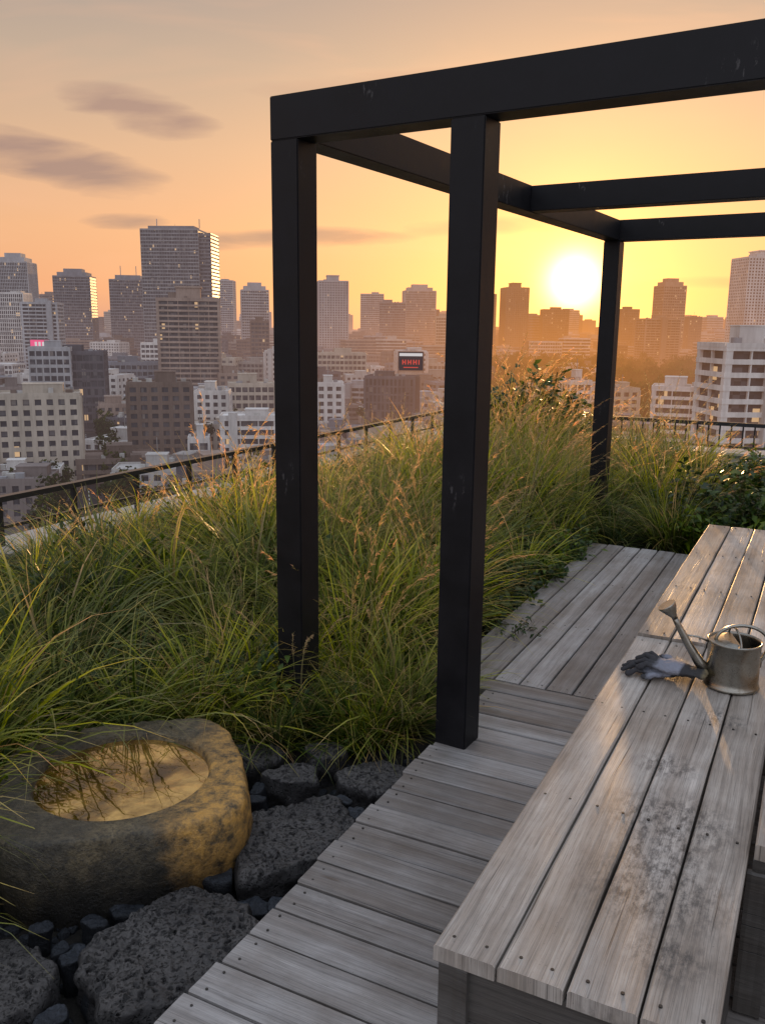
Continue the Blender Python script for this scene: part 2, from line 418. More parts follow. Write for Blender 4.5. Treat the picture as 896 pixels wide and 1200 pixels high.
def clump(n,R,L0,L1,w,lean,dr0,dr1,seed,plumes=0,plumeH=(.8,1.1),dryfrac=.1):
    rs=random.Random(seed); acc=Acc()
    for i in range(n):
        phi=rs.uniform(0,6.283); rr=R*math.sqrt(rs.random())
        seg=6; L=rs.uniform(L0,L1)*(1 if rs.random()<.8 else .6)
        pts=blade_path(rs,rr*math.cos(phi),rr*math.sin(phi),phi+rs.uniform(-.7,.7),rs.uniform(.02,lean),rs.uniform(dr0,dr1),L,seg,rs.uniform(1.1,2),rs.uniform(0,.14))
        a=phi+math.pi/2+rs.uniform(-.9,.9); side=(math.cos(a),math.sin(a),rs.uniform(-.3,.3))
        ww=w*rs.uniform(.6,1.25)
        wid=[ww*.5*(.75+.5*math.sin(math.pi*min(1,j/seg*1.1)))*(1-(j/seg)**3)+.0002 for j in range(seg+1)]
        ribbon(acc,pts,wid,side,1 if rs.random()<dryfrac else 0,[j/seg for j in range(seg+1)])
    for i in range(plumes):
        phi=rs.uniform(0,6.283); rr=R*math.sqrt(rs.random()); L=rs.uniform(*plumeH); seg=9
        pts=blade_path(rs,rr*math.cos(phi),rr*math.sin(phi),phi,rs.uniform(.02,.35),rs.uniform(.4,1.2),L,seg,2.0,rs.uniform(.1,.35))
        a=phi+math.pi/2; side=(math.cos(a),math.sin(a),0)
        ribbon(acc,pts,[.0012]*(seg+1),side,2,[.2]*(seg+1))
        for k in range(36):
            t=1-.28*rs.random()**.8; f=t*seg; j=min(seg-1,int(f)); u=f-j
            P=[pts[j][c]*(1-u)+pts[j+1][c]*u for c in range(3)]
            D=Vector([pts[j+1][c]-pts[j][c] for c in range(3)]).normalized()
            o=Vector((rs.gauss(0,1),rs.gauss(0,1),rs.gauss(0,.6)-.25)).normalized()
            dd=(D*1.3+o*.45).normalized(); ln=rs.uniform(.02,.05)*(1.25-(t-.7)*2)
            Q=Vector(P)+dd*ln*.5; Q2=Q+(dd+Vector((.1,0,-.45))).normalized()*ln*.5
            sd=dd.cross(Vector((rs.gauss(0,1),rs.gauss(0,1),rs.gauss(0,1)))).normalized()
            ribbon(acc,[P,tuple(Q),tuple(Q2)],[.0007,.0013,.0004],sd,2,[.3,.7,1])
    return acc.template()

def sm(e0,e1,x):
    t=max(0,min(1,(x-e0)/(e1-e0))); return t*t*(3-2*t)
def bedz(x,y):
    a,b=to_ab(x,y)
    m1=sm(3.0,4.6,y)*sm(1.55,2.6,-a)*.20
    if b>6.5: m1=max(m1,sm(6.5,8.2,b)*.15*sm(0,1.5,-a)+0)
    if x<-1.3: m1=max(m1,sm(1.3,2.2,-x)*.12)
    if x>-1.35 and a<-1.2 and y<3.3: m1-=.05*sm(3.3,3.1,y)*sm(-1.35,-1.2,x)
    return -.15+m1+ .015*noise.noise(Vector((x*3,y*3,0)))
m,nt,out=newmat('soil')
tcn=nt.nodes.new('ShaderNodeTexCoord').outputs['Object']
n=NOISE(nt,tcn,18,8,.7); c=RAMP(nt,n,[(.3,(.006,.005,.004)),(.6,(.02,.017,.013)),(.8,(.05,.042,.03))])
b=mk(nt,'ShaderNodeBsdfPrincipled',{'Base Color':c,'Roughness':.95,'Normal':mk(nt,'ShaderNodeBump',{'Height':n,'Strength':.8,'Distance':.02}).outputs[0]})
nt.links.new(b.outputs[0],out.inputs[0]); SOIL=m
acc=Acc(); na,nb=90,120
for j in range(nb+1):
    for i in range(na+1):
        a=-4.45+ (9.5)*i/na; b_=-2+12.85*j/nb; x,y=ab(a,b_); acc.v.append((x,y,bedz(x,y)))
for j in range(nb):
    for i in range(na):
        k=j*(na+1)+i; acc.f.append((k,k+1,k+na+2,k+na+1)); acc.m.append(0)
acc.obj('planting_soil',[SOIL],smooth=True)

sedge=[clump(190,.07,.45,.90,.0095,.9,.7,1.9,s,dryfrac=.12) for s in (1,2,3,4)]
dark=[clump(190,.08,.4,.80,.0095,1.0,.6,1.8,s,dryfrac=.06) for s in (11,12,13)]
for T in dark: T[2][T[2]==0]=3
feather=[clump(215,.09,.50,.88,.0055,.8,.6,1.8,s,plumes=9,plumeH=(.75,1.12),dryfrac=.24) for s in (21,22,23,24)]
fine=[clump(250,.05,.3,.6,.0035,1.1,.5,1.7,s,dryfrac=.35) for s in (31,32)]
G=Merge()
rs=random.Random(5)
Oo=Vector((-.45,3.556)); PU=Vector((.858,-.513)); PW=Vector((.513,.858))
b_=.6
while b_<10.7:
    a=-4.3
    while a<4.6:
        aa=a+rs.uniform(-.13,.13); bb=b_+rs.uniform(-.13,.13); x,y=ab(aa,bb)
        ok=False; lim=-1.5 if bb<3.4 else -1.72
        if aa<lim and y>3.22: ok=True
        if x<-1.42 and y>1.9 and aa<lim: ok=True
        if bb>6.8: ok=True
        if ok:
            z=bedz(x,y)-.01; r=rs.uniform(0,6.28)
            dedge=aa+4.47
            s=rs.uniform(.66,1.15)
            t=rs.random()
            if bb>6.8 and aa>-.9: s*=.62; 
            if bb>6.8 and aa>-.9 and rs.random()<.9: ok=False
            if bb>9.6 and rs.random()<.5: ok=False
            if dedge<.8: s*=.66
            if y<3.9 and x>-1.0: s*=.72
            if bb>7 and aa<-1.0: s*=1.02
            far=y>5.0 or (x>-.4 and y>3.9)
            if not ok: pass
            elif far:
                T=rs.choice(feather) if t<.50 else rs.choice(sedge if t<.78 else dark)
                G.add(T,x,y,z,s,rs.uniform(-.8,.8) if t<.50 else r,.18)
            else:
                T=rs.choice(sedge) if t<.52 else (rs.choice(dark) if t<.88 else rs.choice(feather))
                G.add(T,x,y,z,s,r,.18)
        a+=.31
    b_+=.30
for (x,y,k,s) in [(-.02,3.38,'f',.8),(.12,3.5,'f',.8),(-.18,3.5,'f',.85),(-.60,3.42,'f',.8),(-.78,3.45,'f',.9),(-.45,3.35,'f',.45),(-1.05,3.4,'d',.8),(-1.3,3.2,'s',.95),(-1.5,2.85,'s',1),(-1.55,2.5,'s',.95),(-1.62,2.2,'s',.9),(-1.42,2.05,'s',.6),(.02,3.75,'e',.85),(.28,3.85,'f',.8)]:
    T={'f':fine,'s':sedge,'d':dark,'e':feather}[k]
    G.add(rs.choice(T),x,y,bedz(x,y),s,rs.uniform(0,6.28),.1)
for (a,b2,s) in [(-2.9,8.6,1.4),(-3.1,9.1,1.5),(-2.6,8.4,1.3),(-3.5,9.6,1.5),(-2.8,9.5,1.35),(-2.7,7.4,1.15),(-2.1,7.3,1.05),(-3.3,8.2,1.1),(-2.2,8.6,1.1),(-3.2,10.0,1.5),(-3.7,9.9,1.4)]:
    x,y=ab(a,b2); G.add(rs.choice(feather),x,y,bedz(x,y),s,rs.uniform(-.6,.6),.1)
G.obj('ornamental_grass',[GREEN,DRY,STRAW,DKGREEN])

def shrub(n,R,H,ls,seed):
    rs=random.Random(seed); acc=Acc()
    for i in range(26):
        phi=rs.uniform(0,6.28); pts=blade_path(rs,0,0,phi,rs.uniform(.1,.9),rs.uniform(0,.5),H*rs.uniform(.7,1.1),6)
        ribbon(acc,pts,[.004]*7,(math.cos(phi+1.57),math.sin(phi+1.57),0),1,[0]*7)
        for k in range(n//26):
            t=.25+.75*rs.random(); f=t*6; j=min(5,int(f)); u=f-j
            P=Vector([pts[j][c]*(1-u)+pts[j+1][c]*u for c in range(3)])+Vector((rs.gauss(0,.05),rs.gauss(0,.05),rs.gauss(0,.04)))*R*2.2
            d=Vector((rs.gauss(0,1),rs.gauss(0,1),rs.gauss(.2,.6))).normalized(); sd=d.cross(Vector((rs.gauss(0,.4),rs.gauss(0,.4),1))).normalized()
            l=ls*rs.uniform(.6,1.3)
            ribbon(acc,[P,P+d*l*.45,P+d*l+Vector((0,0,-l*.25))],[l*.05,l*.26,l*.02],sd,0,[0,.5,1])
    return acc.template()
shr=[shrub(900,.35,.7,.085,s) for s in (41,42,43)]
small=[shrub(420,.3,.35,.06,s) for s in (51,52)]
SH=Merge()
for i in range(105):
    a=rs.uniform(-.9,4.2); b2=rs.uniform(6.75,9.6); x,y=ab(a,b2); SH.add(rs.choice(shr),x,y,bedz(x,y),rs.uniform(.65,1.05),rs.uniform(0,6.28),.1)
for (a,b2,s) in [(2.2,7.4,1.35),(2.5,7.9,1.35),(2.0,8.4,1.3),(2.9,7.2,1.35),(-3.3,9.9,1.5),(-3.0,10.2,1.55)]:
    x,y=ab(a,b2); SH.add(shr[0],x,y,bedz(x,y),s,rs.uniform(0,6.28),.1)
for i in range(46):
    a=rs.uniform(-2.0,-1.55); b2=rs.uniform(3.6,6.6); x,y=ab(a,b2); SH.add(rs.choice(small),x,y,-.12,rs.uniform(.6,.95),rs.uniform(0,6.28),.2)
for i in range(60):
    a=rs.uniform(-4.2,-1.8); b2=rs.uniform(2.5,8); x,y=ab(a,b2)
    if y>3.4: SH.add(rs.choice(small),x,y,bedz(x,y),rs.uniform(.7,1.2),rs.uniform(0,6.28),.2)
for (x,y,s) in [(-1.05,3.25,.7),(-1.2,3.05,.75),(-1.35,2.75,.8),(-1.3,3.3,.9),(-.35,3.5,.5),(-.1,3.3,.4),(.75,4.45,.6)]:
    SH.add(rs.choice(small),x,y,bedz(x,y),s,rs.uniform(0,6.28),.2)
SH.obj('shrub_planting',[LEAF,STEM])

def tree(seed):
    rs=random.Random(seed); acc=Acc(); H=13
    def limb(p0,p1,r0,r1):
        d=(p1-p0).normalized(); s1=d.orthogonal().normalized(); s2=d.cross(s1); n=len(acc.v)
        for (P,r) in ((p0,r0),(p1,r1)):
            for k in range(6):
                q_=P+(s1*math.cos(k*1.047)+s2*math.sin(k*1.047))*r; acc.v.append(tuple(q_))
        for k in range(6):
            acc.f.append((n+k,n+(k+1)%6,n+6+(k+1)%6,n+6+k)); acc.m.append(1); acc.uv+=[(0,0)]*4
    limb(Vector((0,0,0)),Vector((.2,.1,H*.5)),.35,.22)
    cl=[]
    for i in range(9):
        ph=rs.uniform(0,6.28); e=Vector((math.cos(ph)*rs.uniform(1.5,4.2),math.sin(ph)*rs.uniform(1.5,4.2),H*rs.uniform(.5,.92)))
        limb(Vector((.15,.08,H*rs.uniform(.3,.5))),e,.15,.04); cl.append((e,rs.uniform(1.3,2.4)))
    for e,r in cl:
        for k in range(34):
            d=Vector((rs.gauss(0,1),rs.gauss(0,1),rs.gauss(0,.8))).normalized(); P=e+d*r*rs.uniform(.6,1.05)
            t=Vector((rs.gauss(0,1),rs.gauss(0,1),rs.gauss(0,1))).normalized(); s_=t.cross(d).normalized(); l=rs.uniform(.7,1.2)
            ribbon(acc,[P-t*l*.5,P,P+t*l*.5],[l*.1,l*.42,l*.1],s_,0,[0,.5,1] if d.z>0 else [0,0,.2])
    return acc.template()
trees=[tree(s) for s in (61,62,63,64)]
PT=Merge()
for i in range(620):
    y=rs.uniform(370,1000); x=y*rs.uniform(.115,.48)
    if any(abs(cx-x)<r+3 and abs(cy-y)<r+3 for cx,cy,r in named): continue
    PT.add(rs.choice(trees),x,y,GZ,rs.uniform(.9,1.5)*(1+ (y-390)/1300),rs.uniform(0,6.28))
PT.obj('park_trees',[TLEAF,BARK])
ST=Merge()
for i in range(200):
    t=rs.random(); side=rs.choice((-1,1)); x=-59-81*t+side*8*.945; y=170+235*t+side*8*.326
    if i>50:
        y=rs.uniform(200,600); x=y*rs.uniform(-.5,.12)
        if excluded(x,y,6): continue
    ST.add(rs.choice(trees),x,y,GZ,rs.uniform(.6,1.1),rs.uniform(0,6.28))
ST.obj('street_trees',[TLEAF,BARK])
acc=Acc()
rs2=random.Random(9)
for i in range(26):
    y=rs2.uniform(420,1000); x=y*rs2.uniform(.13,.47)
    if any(abs(cx-x)<r+8 and abs(cy-y)<r+8 for cx,cy,r in named): continue
    facade(acc,x,y,rs2.uniform(12,26),rs2.uniform(10,18),rs2.uniform(-.3,.4),GZ,GZ+rs2.uniform(12,20),rs2.choice(['grid','office','apartment']),rs2.choice(palette),rs2)
acc.obj('park_side_buildings',[CW,CG])

# billboards
def emc(name,col,st=1.0):
    m,nt,out=newmat(name); e=mk(nt,'ShaderNodeEmission',{0:C(*col),1:st}); nt.links.new(e.outputs[0],out.inputs[0]); nolight(m); return m
EM={'red':emc('led_red',(.60,.08,.06)),'white':emc('led_white',(.62,.58,.58)),'pink':emc('led_pink',(.80,.12,.25)),'dark':emc('led_dark',(.07,.045,.045)),'blue':emc('led_blue',(.12,.2,.4))}
def billboard(x,y,z,w,h,bgc,marks):
    e=empty('rooftop_billboard'); e.location=(x,y,z+CAMZ)
    a1=Acc(); a1.box(0,0,-h/2,h/2,w,.5,0,0,(1,1,1)); a1.obj('screen',[EM[bgc]],e)
    for (cx,cz,ww,hh,cn) in marks:
        a1=Acc(); a1.box(cx*w,-.3,cz*h-hh*h/2,cz*h+hh*h/2,ww*w,.06,0,0,(1,1,1)); a1.obj('screen_lettering',[EM[cn]],e)
    a2=Acc()
    for s in (-1,1): a2.box(s*(w/2+.3),.3,-h/2-6,h/2+.4,.6,.7,0,0,(.15,.15,.16))
    for s in (-1,1): a2.box(0,.3,s*(h/2+.3)-.3,s*(h/2+.3)+.3,w,.66,0,0,(.15,.15,.16))
    a2.box(0,1.2,-h/2-14,-h/2-.8,w*1.1,9,0,0,(.4,.38,.36),(0,4))
    a2.obj('frame',[CW],e)
L_=[(-.33+.11*i,-.05,.045,.26,'red') for i in range(7)]+[(-.30+.24*i,-.05,.10,.06,'red') for i in range(3)]+[(0,.36,.94,.16,'white'),(0,-.34,.6,.05,'red')]
billboard(18.5,609,-22,17,12.5,'dark',L_)
billboard(-178,508,-19,15,9.5,'white',[(-.25,.1,.3,.3,'blue'),(.2,.15,.4,.1,'dark'),(.2,-.05,.4,.08,'dark'),(0,-.35,.9,.12,'blue')])
billboard(-243,620,-15,13,9,'pink',[(-.2,.1,.12,.5,'white'),(.0,.1,.12,.5,'white'),(.2,.1,.12,.5,'white'),(0,-.35,.8,.12,'white')])

# ---------------- wood ----------------
def woodmat(name,tone,dark=1.0,stain=0.0,spots=()):
    m,nt,out=newmat(name)
    uv=nt.nodes.new('ShaderNodeUVMap').outputs[0]
    ob=nt.nodes.new('ShaderNodeTexCoord').outputs['Object']
    ri=nt.nodes.new('ShaderNodeNewGeometry').outputs['Random Per Island']
    warp=NOISE(nt,MAPV(nt,uv,(1.6,5,1)),1,2)
    uvw=mk(nt,'ShaderNodeVectorMath',{0:uv,1:mk(nt,'ShaderNodeCombineXYZ',{0:0.0,1:M(nt,'MULTIPLY',warp,.025),2:0.0}).outputs[0]},operation='ADD').outputs[0]
    g1=NOISE(nt,MAPV(nt,uvw,(1.5,95,1)),1,6,.6)
    g2=NOISE(nt,MAPV(nt,uvw,(9,420,1)),1,3,.6)
    g3=NOISE(nt,MAPV(nt,uvw,(1.0,16,1),(4,2,0)),1,3,.5)
    c=RAMP(nt,g1,[(.25,[t*.50 for t in tone]),(.42,[t*.82 for t in tone]),(.58,tone),(.8,[min(1,t*1.25) for t in tone])])
    c=MIX(nt,1.0,c,RAMP(nt,g2,[(.32,.62),(.5,1.0),(.75,1.15)]),'MULTIPLY')
    c=MIX(nt,.8,c,RAMP(nt,g3,[(.3,(.55,.49,.44)),(.6,(1.0,1.0,1.0))]),'MULTIPLY')
    crack=RAMP(nt,NOISE(nt,MAPV(nt,uvw,(1.1,130,1),(9,3,0)),1,2,.5),[(.27,.15),(.32,1.0)])
    c=MIX(nt,1.0,c,crack,'MULTIPLY')
    c=mk(nt,'ShaderNodeHueSaturation',{'Value':M(nt,'MULTIPLY_ADD',ri,.55,.72*dark),'Saturation':M(nt,'MULTIPLY_ADD',ri,-.7,1.3),'Color':c}).outputs[0]
    blot=NOISE(nt,ob,2.6,6,.65)
    c=MIX(nt,RAMP(nt,blot,[(.40,0.0),(.62,.75)]),c,MIX(nt,1.0,c,C(.62,.57,.52),'MULTIPLY'))
    stn=RAMP(nt,NOISE(nt,MAPV(nt,uv,(24,50,1)),1,6,.75),[(.44,0.0),(.60,1.0)])
    dm=RAMP(nt,NOISE(nt,ob,3.1,2,.5),[(.60,0.0),(.70,.8)])
    for (sx,sy,sr) in spots:
        d_=mk(nt,'ShaderNodeVectorMath',{0:ob,1:(sx,sy,BZ)},operation='DISTANCE').outputs['Value']
        dm=M(nt,'MAXIMUM',dm,M(nt,'MULTIPLY_ADD',d_,-1.6/sr,1.6,clamp=True))
    st=M(nt,'MULTIPLY',dm,stn)
    c=MIX(nt,M(nt,'MULTIPLY',st,stain),c,C(.055,.05,.046))
    fl=RAMP(nt,NOISE(nt,ob,160,3,.6),[(.66,0.0),(.72,.5)])
    c=MIX(nt,fl,c,C(.07,.06,.055))
    vo=mk(nt,'ShaderNodeTexVoronoi',{'Vector':MAPV(nt,uv,(1.3,7.5,1)),'Scale':1.0}).outputs['Distance']
    c=MIX(nt,RAMP(nt,vo,[(.03,.8),(.065,0.0)]),c,C(.08,.055,.04))
    h=M(nt,'ADD',M(nt,'MULTIPLY',g1,.5),M(nt,'ADD',M(nt,'MULTIPLY',g2,.3),M(nt,'MULTIPLY',crack,.5)))
    bp=mk(nt,'ShaderNodeBump',{'Height':h,'Strength':.75,'Distance':.0025}).outputs[0]
    b=mk(nt,'ShaderNodeBsdfPrincipled',{'Base Color':c,'Roughness':.50,'Specular IOR Level':.55,'Normal':bp})
    nt.links.new(b.outputs[0],out.inputs[0]); return m
BZ=.42
WB=woodmat('bench_wood',(.45,.41,.365),1.03,.9,[(.717,1.917,.20),(.60,1.66,.20),(.66,1.80,.16),(.56,1.45,.10),(.80,2.2,.10),(1.06,2.5,.10)])
WD=woodmat('deck_wood',(.33,.31,.295),.95,.35)
WS=woodmat('frame_wood',(.11,.10,.09),.8,.2)
SCREW,nt,out=newmat('screw'); b=mk(nt,'ShaderNodeBsdfPrincipled',{'Base Color':C(.05,.045,.04),'Roughness':.5,'Metallic':.6}); nt.links.new(b.outputs[0],out.inputs[0])
rw=random.Random(21)
def board(acc,a0,b0,a1,b1,w,zt,th,mat=0,ch=.004,seg=6):
    L=math.hypot(a1-a0,b1-b0); da,db=(a1-a0)/L,(b1-b0)/L; sa,sb=db,-da
    cu=rw.uniform(-.0012,.0012)
    prof=[(-w/2,zt-th),(-w/2,zt-ch+cu),(-w/2+ch,zt+cu),(-w/4,zt),(0,zt-cu*.5),(w/4,zt),(w/2-ch,zt+cu),(w/2,zt-ch+cu),(w/2,zt-th)]
    ou,ov=rw.uniform(0,50),rw.uniform(0,50); n0=len(acc.v); P=len(prof)
    ts=[i/seg for i in range(seg+1)]
    wob=[rw.uniform(-.0012,.0012) for _ in ts]; wz=[rw.uniform(-.0008,.0008) for _ in ts]
    cum=[0]
    for i in range(1,P): cum.append(cum[-1]+math.hypot(prof[i][0]-prof[i-1][0],prof[i][1]-prof[i-1][1]))
    for t,wo,wzz in zip(ts,wob,wz):
        for (s,z) in prof:
            a=a0+da*L*t+sa*(s+wo); b=b0+db*L*t+sb*(s+wo); x,y=ab(a,b); acc.v.append((x,y,z+wzz))
    for i in range(seg):
        for k in range(P-1):
            n=n0+i*P+k; acc.f.append((n,n+1,n+P+1,n+P)); acc.m.append(mat)
            u0,u1=ou+L*ts[i],ou+L*ts[i+1]; v0,v1=ov+cum[k],ov+cum[k+1]
            acc.uv+=[(u0,v0),(u0,v1),(u1,v1),(u1,v0)]
        n=n0+i*P; acc.f.append((n+P-1,n,n+P,n+2*P-1)); acc.m.append(mat); acc.uv+=[(ou,ov)]*4
    for e,rev in ((n0,False),(n0+seg*P,True)):
        f=[e+k for k in range(P)]; acc.f.append(tuple(f if not rev else f[::-1])); acc.m.append(mat)
        uvs=[(ou+prof[k][1],ov+prof[k][0]) for k in range(P)]; acc.uv+=uvs if not rev else uvs[::-1]
def screw(acc,a,b,z,mat=1,r=.0038):
    x,y=ab(a+rw.uniform(-.004,.004),b+rw.uniform(-.004,.004)); n=len(acc.v)
    for zz in (z-.003,z+.0008):
        for k in range(8): acc.v.append((x+r*math.cos(k*.785),y+r*math.sin(k*.785),zz))
    acc.f.append(tuple(n+8+k for k in range(8))); acc.m.append(mat); acc.uv+=[(0,0)]*8
    for k in range(8): acc.f.append((n+k,n+(k+1)%8,n+8+(k+1)%8,n+8+k)); acc.m.append(mat); acc.uv+=[(0,0)]*4
acc=Acc(); pit=.122; b_=.2
while b_<3.5-pit*.5:
    lft=-1.243+rw.uniform(-.008,.008)
    board(acc,lft,b_+pit/2,.62,b_+pit/2,pit-.008,0+rw.uniform(-.002,.002),.03)
    for a in (lft+.04,-.66):
        for o in (.03,-.03): screw(acc,a,b_+pit/2+o,.001)
    b_+=pit
jn=b_+.002
board(acc,-1.50,jn+.06,.9,jn+.06,.112,.001,.03); jn+=.122
a=-1.50
while a<2.6:
    board(acc,a+.062,jn,a+.062,6.5+rw.uniform(-.01,.01),.116,rw.uniform(-.0015,.0015),.03,seg=10)
    for b2 in (jn+.04,jn+.9,jn+1.8,jn+2.6):
        screw(acc,a+.03,b2,.001); screw(acc,a+.095,b2,.001)
    a+=.124
deck=acc.obj('wooden_deck',[WD,SCREW])
acc=Acc()
board(acc,-1.222,.2,-1.222,3.5,.03,-.034,.14,0)
board(acc,-1.48,3.5,-1.48,6.5,.03,-.034,.10,0)
for a in (-.6,0.0,.58): board(acc,a,.2,a,6.4,.05,-.034,.10,0)
board(acc,-1.5,6.47,2.6,6.47,.03,-.034,.10,0)
o=acc.obj('joists',[WS]); o.parent=deck
acc=Acc(); p_=.132
for i in range(4):
    board(acc,-.577+p_*(i+.5),1.369+rw.uniform(-.003,.003),-.577+p_*(i+.5),3.352,p_-.006,BZ+rw.uniform(-.0015,.0015),.034,ch=.005,seg=12)
    for b2 in (1.41,2.02,2.65,3.31):
        screw(acc,-.577+p_*(i+.5)-.033,b2,BZ+.001); screw(acc,-.577+p_*(i+.5)+.033,b2,BZ+.001)
for i in range(4):
    board(acc,-.575+p_*(i+.5),3.362,-.575+p_*(i+.5),5.59,p_-.006,BZ+.012+rw.uniform(-.0015,.0015),.038,ch=.005,seg=12)
    for b2 in (3.40,4.1,4.8,5.55):
        screw(acc,-.575+p_*(i+.5)-.033,b2,BZ+.013); screw(acc,-.575+p_*(i+.5)+.033,b2,BZ+.013)
for i in range(5):
    board(acc,-.043+p_*(i+.5),1.98,-.043+p_*(i+.5),5.60,p_-.006,BZ+.03,.038,ch=.005,seg=12)
    for b2 in (2.02,2.65,3.31): screw(acc,-.043+p_*(i+.5)-.033,b2,BZ+.031); screw(acc,-.043+p_*(i+.5)+.033,b2,BZ+.031)
bench=acc.obj('wooden_bench',[WB,SCREW])
acc=Acc()
def vpanel(a0,b0,a1,b1,z1,z0,rows,th,w=None):
    h=(z1-z0)/rows
    for r in range(rows):
        board(acc,a0,b0,a1,b1,th,z1-h*r-.002,h-.006,0,ch=.003)
vpanel(-.555,1.40,-.075,1.40,BZ-.037,0,3,.024)
vpanel(-.555,1.413,-.555,3.34,BZ-.037,0,3,.022)
vpanel(-.07,1.413,-.07,1.97,BZ-.037,0,3,.022)
vpanel(-.04,2.0,.60,2.0,BZ-.011,0,3,.024)
vpanel(-.555,3.37,-.555,5.57,BZ-.03,0,3,.022)
vpanel(-.55,5.57,.60,5.57,BZ-.03,0,3,.022)
for (a,b2) in ((-.535,1.385),(-.09,1.385),(-.02,1.985)): board(acc,a-.03,b2,a+.03,b2,.02,BZ-.04,BZ-.045,0)
o=acc.obj('frame_panels',[WS]); o.parent=bench

# ---------------- pergola ----------------
m,nt,out=newmat('pergola_paint')
ob=nt.nodes.new('ShaderNodeTexCoord').outputs['Object']
n=NOISE(nt,ob,1.9,3); sc=NOISE(nt,MAPV(nt,ob,(44,44,16)),1,7,.75)
mask=M(nt,'MULTIPLY',RAMP(nt,n,[(.58,0.0),(.66,1.0)]),RAMP(nt,sc,[(.585,0.0),(.62,1.0)]))
mot=NOISE(nt,ob,6,6,.7)
c=RAMP(nt,mot,[(.3,(.0045,.0045,.006)),(.7,(.011,.0105,.013))])
c=MIX(nt,M(nt,'MULTIPLY',mask,.5),c,C(.22,.21,.21))
b=mk(nt,'ShaderNodeBsdfPrincipled',{'Base Color':c,'Roughness':M(nt,'MULTIPLY_ADD',mot,.3,.33),'Specular IOR Level':.24,'Normal':mk(nt,'ShaderNodeBump',{'Height':NOISE(nt,ob,60,4),'Strength':.12,'Distance':.002}).outputs[0]})
nt.links.new(b.outputs[0],out.inputs[0]); PM=m
perg=empty('pergola')
rp=math.atan2(PU.y,PU.x)
def pbox(name,s0,s1,t0,t1,z0,z1):
    bm=bmesh.new(); bmesh.ops.create_cube(bm,size=1)
    for v in bm.verts: v.co=Vector((v.co.x*(s1-s0),v.co.y*(t1-t0),v.co.z*(z1-z0)))
    bmesh.ops.bevel(bm,geom=bm.edges[:],offset=.004,segments=2,affect='EDGES')
    me=bpy.data.meshes.new(name); bm.to_mesh(me); bm.free(); me.materials.append(PM)
    o=bpy.data.objects.new(name,me); COL.objects.link(o); c2=Oo+PU*((s0+s1)/2)+PW*((t0+t1)/2)
    o.location=(c2.x,c2.y,(z0+z1)/2); o.rotation_euler=(0,0,rp); o.parent=perg
PT_=.864+CAMZ; D=.13; BH=.16
pbox('post_1',0,D,.001,D,-.25,PT_-BH-.001)
pbox('post_2',.777,.777+D,.001,D,-.20,PT_-BH-.001)
pbox('post_3',0,D,4.29,4.29+D,-.25,PT_-BH-.001)
pbox('post_4',3.3,3.3+D,.001,D,-.25,PT_-BH-.001)
pbox('post_5',3.3,3.3+D,4.29,4.29+D,-.25,PT_-BH-.001)
pbox('beam_front',0,3.3+D,0,D,PT_-BH,PT_)
pbox('beam_side',.003,D-.003,D,4.29,PT_-BH+.003,PT_-.003)
pbox('beam_back',0,3.3+D,4.29,4.29+D,PT_-BH,PT_)
pbox('beam_middle',D-.003,3.3,2.38,2.38+D,PT_-BH+.006,PT_-.006)
pbox('beam_side_2',3.303,3.3+D-.003,D,4.29,PT_-BH+.003,PT_-.003)

# ---------------- roof edge ----------------
m,nt,out=newmat('concrete'); ob=nt.nodes.new('ShaderNodeTexCoord').outputs['Object']
n=NOISE(nt,ob,3,7,.7); c=RAMP(nt,n,[(.3,(.28,.28,.27)),(.7,(.46,.45,.43))])
b=mk(nt,'ShaderNodeBsdfPrincipled',{'Base Color':c,'Roughness':.85}); nt.links.new(b.outputs[0],out.inputs[0]); CONC=m
m,nt,out=newmat('rail_metal'); b=mk(nt,'ShaderNodeBsdfPrincipled',{'Base Color':C(.03,.03,.034),'Roughness':.35,'Metallic':.3}); nt.links.new(b.outputs[0],out.inputs[0]); RM=m
def abox(acc,a0,a1,b0,b1,z0,z1,mat=0):
    cx,cy=ab((a0+a1)/2,(b0+b1)/2); acc.box(cx,cy,z0,z1,a1-a0,b1-b0,-A_,mat,(1,1,1))
acc=Acc(); abox(acc,-4.8,9,-5,11.3,-48,-.30); 
abox(acc,-4.8,-4.47,-5,11.3,-.299,.17); abox(acc,-4.469,9,10.97,11.3,-.299,.17)
abox(acc,-4.84,-4.43,-5,11.34,.171,.20); abox(acc,-4.43,9,10.93,11.34,.171,.20)
acc.obj('rooftop_parapet',[CONC])
acc=Acc()
abox(acc,-4.66,-4.60,-5,11.13,.49,.525); abox(acc,-4.64,-4.62,-5,11.13,.31,.33)
b_=-5
while b_<11: abox(acc,-4.645,-4.615,b_,b_+.03,.2,.489); b_+=.62
abox(acc,-4.599,9,11.10,11.15,.50,.545); abox(acc,-4.599,9,11.11,11.14,.24,.265)
a=-4.5
while a<9: abox(acc,a,a+.018,11.116,11.134,.266,.499); a+=.13
a=-4.5
while a<9: abox(acc,a+.05,a+.09,11.105,11.145,.2,.498); a+=1.3
acc.obj('rooftop_railing',[RM])

